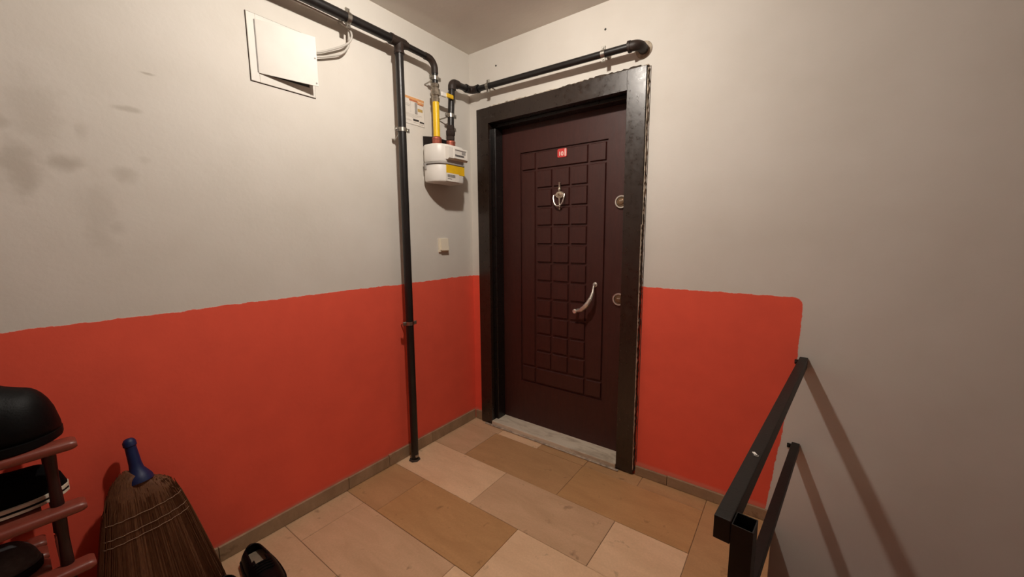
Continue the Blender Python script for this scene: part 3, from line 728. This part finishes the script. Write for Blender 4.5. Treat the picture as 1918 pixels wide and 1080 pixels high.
lathe(bm, [(-.012, .036), (.0, .034), (.012, .028), (.030, .0185), (.05, .0160), (L_-.028, .0142), (L_-.026, .0172), (L_-.012, .0168), (L_-.004, .0125), (L_-.001, .008)], a, ax, 18)
obj('handle_socket', bm, M['blue'], br, smooth=True, angle=30, label='dark blue plastic handle socket')

# ------------------------------------------------------------------ shoe rack and shoes
rk = thing('shoe_rack', 'red-brown plastic shoe rack full of dark shoes at the left edge', 'shoe rack', (.165, -2.25, 0))
RKY0, RKY1 = -2.66, -1.893
tiers = [.772, .596, .424, .250, .078]
def bar(bm, x0, x1, y0, y1, z0, z1):     # board with a rounded nose
    n = 8; hz = (z1-z0)/2; zc = (z0+z1)/2
    poly = [(x0+hz*math.cos(PI/2+PI*k/n)+hz, zc+hz*math.sin(PI/2+PI*k/n)) for k in range(n+1)]+[(x1-hz+hz*math.cos(-PI/2+PI*k/n), zc+hz*math.sin(-PI/2+PI*k/n)) for k in range(n+1)]
    rings = []
    for y, s in ((y0, .6), (y0+.006, .9), (y0+.014, 1), (y1-.014, 1), (y1-.006, .9), (y1, .6)):
        rings.append([((x0+x1)/2+(x-(x0+x1)/2)*(s*.3+.7), y, zc+(z-zc)*s) for x, z in poly])
    ring_loft(bm, rings)
for zt in tiers:
    sh = thing('shelf', None, None, (0, 0, 0)); sh.parent = rk; sh.location = (0, 0, zt)
    for yb in (RKY1-.060, RKY0+.035): bm = B(); box(bm, (.045, yb, zt-.024), (.285, yb+.025, zt-.010), .003); obj('end_bar', bm, M['rack'], sh)
    for x0, x1 in ((.030, .085), (.100, .160), (.175, .232), (.250, .305)):
        bm = B(); bar(bm, x0, x1, RKY0, RKY1 if x0 == .250 else RKY1-.075, zt-.026, zt); obj('slat', bm, M['rack'], sh, smooth=True)
for y in (RKY1-.048, RKY0+.048):
    for x in (.062, .262):
        bm = B(); zs = [0.001]+sorted(tiers)
        for a, b in zip(zs, zs[1:]): lathe(bm, [(0, .0125), ((b-a-.026)*.5, .0105), (b-a-.0265, .0125)], (x, y, a+.0002), (0, 0, 1), 12)
        obj('leg', bm, M['rack_leg'], rk, smooth=True)

def shoe(name, label, loc, rot, L=.285, Wd=.102, Hh=.115, upper='shoe', stripe=False, toe_h=.062, group=None, open_=True, dome=0., insole='rubber', tilt=0.):
    r = thing(name, label, 'shoe', loc, group); r.rotation_euler = (0, tilt, rot)
    def sect(t):   # x along shoe, heel 0 toe 1
        wv = Wd/2*(.70+.30*math.sin(PI*min(1, t*.9+.05)))*(1 if t < .72 else math.sqrt(max(.02, 1-((t-.72)/.285)**2)))*(1 if t > .06 else .72+.28*t/.06)
        hv = Hh if t < .30 else Hh+(toe_h-Hh)*min(1, (t-.30)/.35)**.8
        if t > .80: hv = toe_h*math.sqrt(max(.05, 1-((t-.80)/.21)**2))
        if t < .06: hv = Hh*(.88+.12*t/.06)
        hv += dome*math.exp(-((t-.55)/.22)**2)
        return wv, hv
    def local(name_, bm, mat, parent, sm=True, ang_=50):
        bmesh.ops.recalc_face_normals(bm, faces=bm.faces); me = bpy.data.meshes.new(name_); bm.to_mesh(me); bm.free(); me.materials.append(mat)
        if sm: me.polygons.foreach_set('use_smooth', [True]*len(me.polygons)); me.set_sharp_from_angle(angle=math.radians(ang_))
        o = bpy.data.objects.new(name_, me); COL.objects.link(o); o.parent = parent; return o
    N = 30; so = .022; nn = 15
    bm = B(); rows_ = []
    for i in range(N+1):
        t = i/N; wv, hv = sect(t); row = []
        for k in range(nn):
            a = PI*k/(nn-1); u = -math.cos(a); v = math.sin(a)**.75
            kk = 1-.16*v*(1 if t < .4 else 1)
            row.append(bm.verts.new((L*(t-.5), wv*u*kk*1.0, so*.75+(hv-so*.75)*v)))
        rows_.append(row)
    for i in range(N):
        for k in range(nn-1):
            t = (i+.5)/N; mid = abs(k+.5-(nn-1)/2)
            if open_ and .07 < t < .46 and mid < (3.2 if t < .36 else 2.2): continue
            bm.faces.new((rows_[i][k], rows_[i][k+1], rows_[i+1][k+1], rows_[i+1][k]))
    bm.faces.new(rows_[0]); bm.faces.new(rows_[-1])
    up = local('upper', bm, M[upper], r)
    sm_ = up.modifiers.new('thickness', 'SOLIDIFY'); sm_.thickness = .004; sm_.offset = -1
    bm = B(); outl = [(L*(i/N-.5), sect(i/N)[0]*1.05+.001) for i in range(N+1)]
    poly = [(x, -y) for x, y in outl]+[(x, y) for x, y in outl[::-1]]
    ring_loft(bm, [[(x*.985, y*.96, 0.0) for x, y in poly], [(x*1.01, y, .004) for x, y in poly], [(x*1.01, y, so) for x, y in poly], [(x*.98, y*.93, so+.001) for x, y in poly]])
    so_o = local('sole', bm, M['rubber'], r, True, 40)
    bm = B(); ring_loft(bm, [[(x*.95, y*.86, so+.001) for x, y in poly], [(x*.95, y*.86, so+.006) for x, y in poly]]); local('insole', bm, M[insole], r, False)
    if stripe:
        for z0, z1 in ((.003, .010), (.0165, .0250)):
            bm = B(); ring_loft(bm, [[(x*1.014, y*1.035, z0) for x, y in poly], [(x*1.016, y*1.045, (z0+z1)/2) for x, y in poly], [(x*1.014, y*1.035, z1) for x, y in poly]]); local('sole_stripe', bm, M['midsole'], so_o, True)
    if open_:
        bm = B()
        for j in range(4):
            t = .47+j*.045; wv, hv = sect(t); pts = [(L*(t-.5)+.004*s, wv*.55*s, so*.75+(hv-so*.75)*(1-abs(s)**2.2*.10)+.002) for s in (-1, -.6, -.2, .2, .6, 1)]; tube(bm, pts, .0028, 6)
        local('laces', bm, M['rubber'], up, True)
    return r
T0 = .0006
shoe('sneaker', 'large black shoe with a rounded top on the highest rack shelf', (.200, -2.034, tiers[0]+T0), PI/2-.15, L=.25, Wd=.185, Hh=.205, toe_h=.135, open_=False, dome=.025)
shoe('sneaker', 'black shoe with white striped sole edge on the second rack shelf', (.178, -2.050, tiers[1]+T0), PI/2-.06, L=.27, Wd=.122, Hh=.115, toe_h=.095, stripe=True, upper='shoe_fabric', open_=False)
shoe('sneaker', 'dark grey shoe on the third rack shelf below the striped shoe', (.195, -2.115, tiers[2]+T0), PI/2-.10, L=.27, Wd=.13, Hh=.12, toe_h=.09, upper='shoe_grey')
# shoes on the floor
shoe('slip_on_shoe', 'black shoe showing its beige insole on the floor tiles, rightmost by the broom', (.235, -1.484, .0012), -.05, L=.285, Wd=.105, Hh=.074, toe_h=.055, insole='insole')
shoe('slip_on_shoe', 'black shoe standing between the broom and the shoe with the beige insole', (.320, -1.600, .0012), -.02, L=.285, Wd=.105, Hh=.072, toe_h=.055)
shoe('slip_on_shoe', 'black shoe in front of the broom, leftmost of the floor shoes', (.372, -1.735, .0012), -.04, L=.285, Wd=.105, Hh=.085, toe_h=.055)

# ------------------------------------------------------------------ ceiling lamp (above the frame)
LP = V(.94, -1.04, H)
lamp = thing('ceiling_lamp', 'round white ceiling lamp lighting the landing from above', 'lamp', (LP.x, LP.y, H))
bm = B(); lathe(bm, [(.0005, .100), (.014, .100), (.016, .096), (.016, .036)], LP, (0, 0, -1), 32); obj('housing', bm, M['lampwhite'], lamp, smooth=True)
bm = B(); lathe(bm, [(.0165, .033), (.030, .034), (.040, .031), (.047, .024), (.051, .013), (.052, .002)], LP, (0, 0, -1), 28)
obj('diffuser', bm, M['diffuser'], lamp, smooth=True)
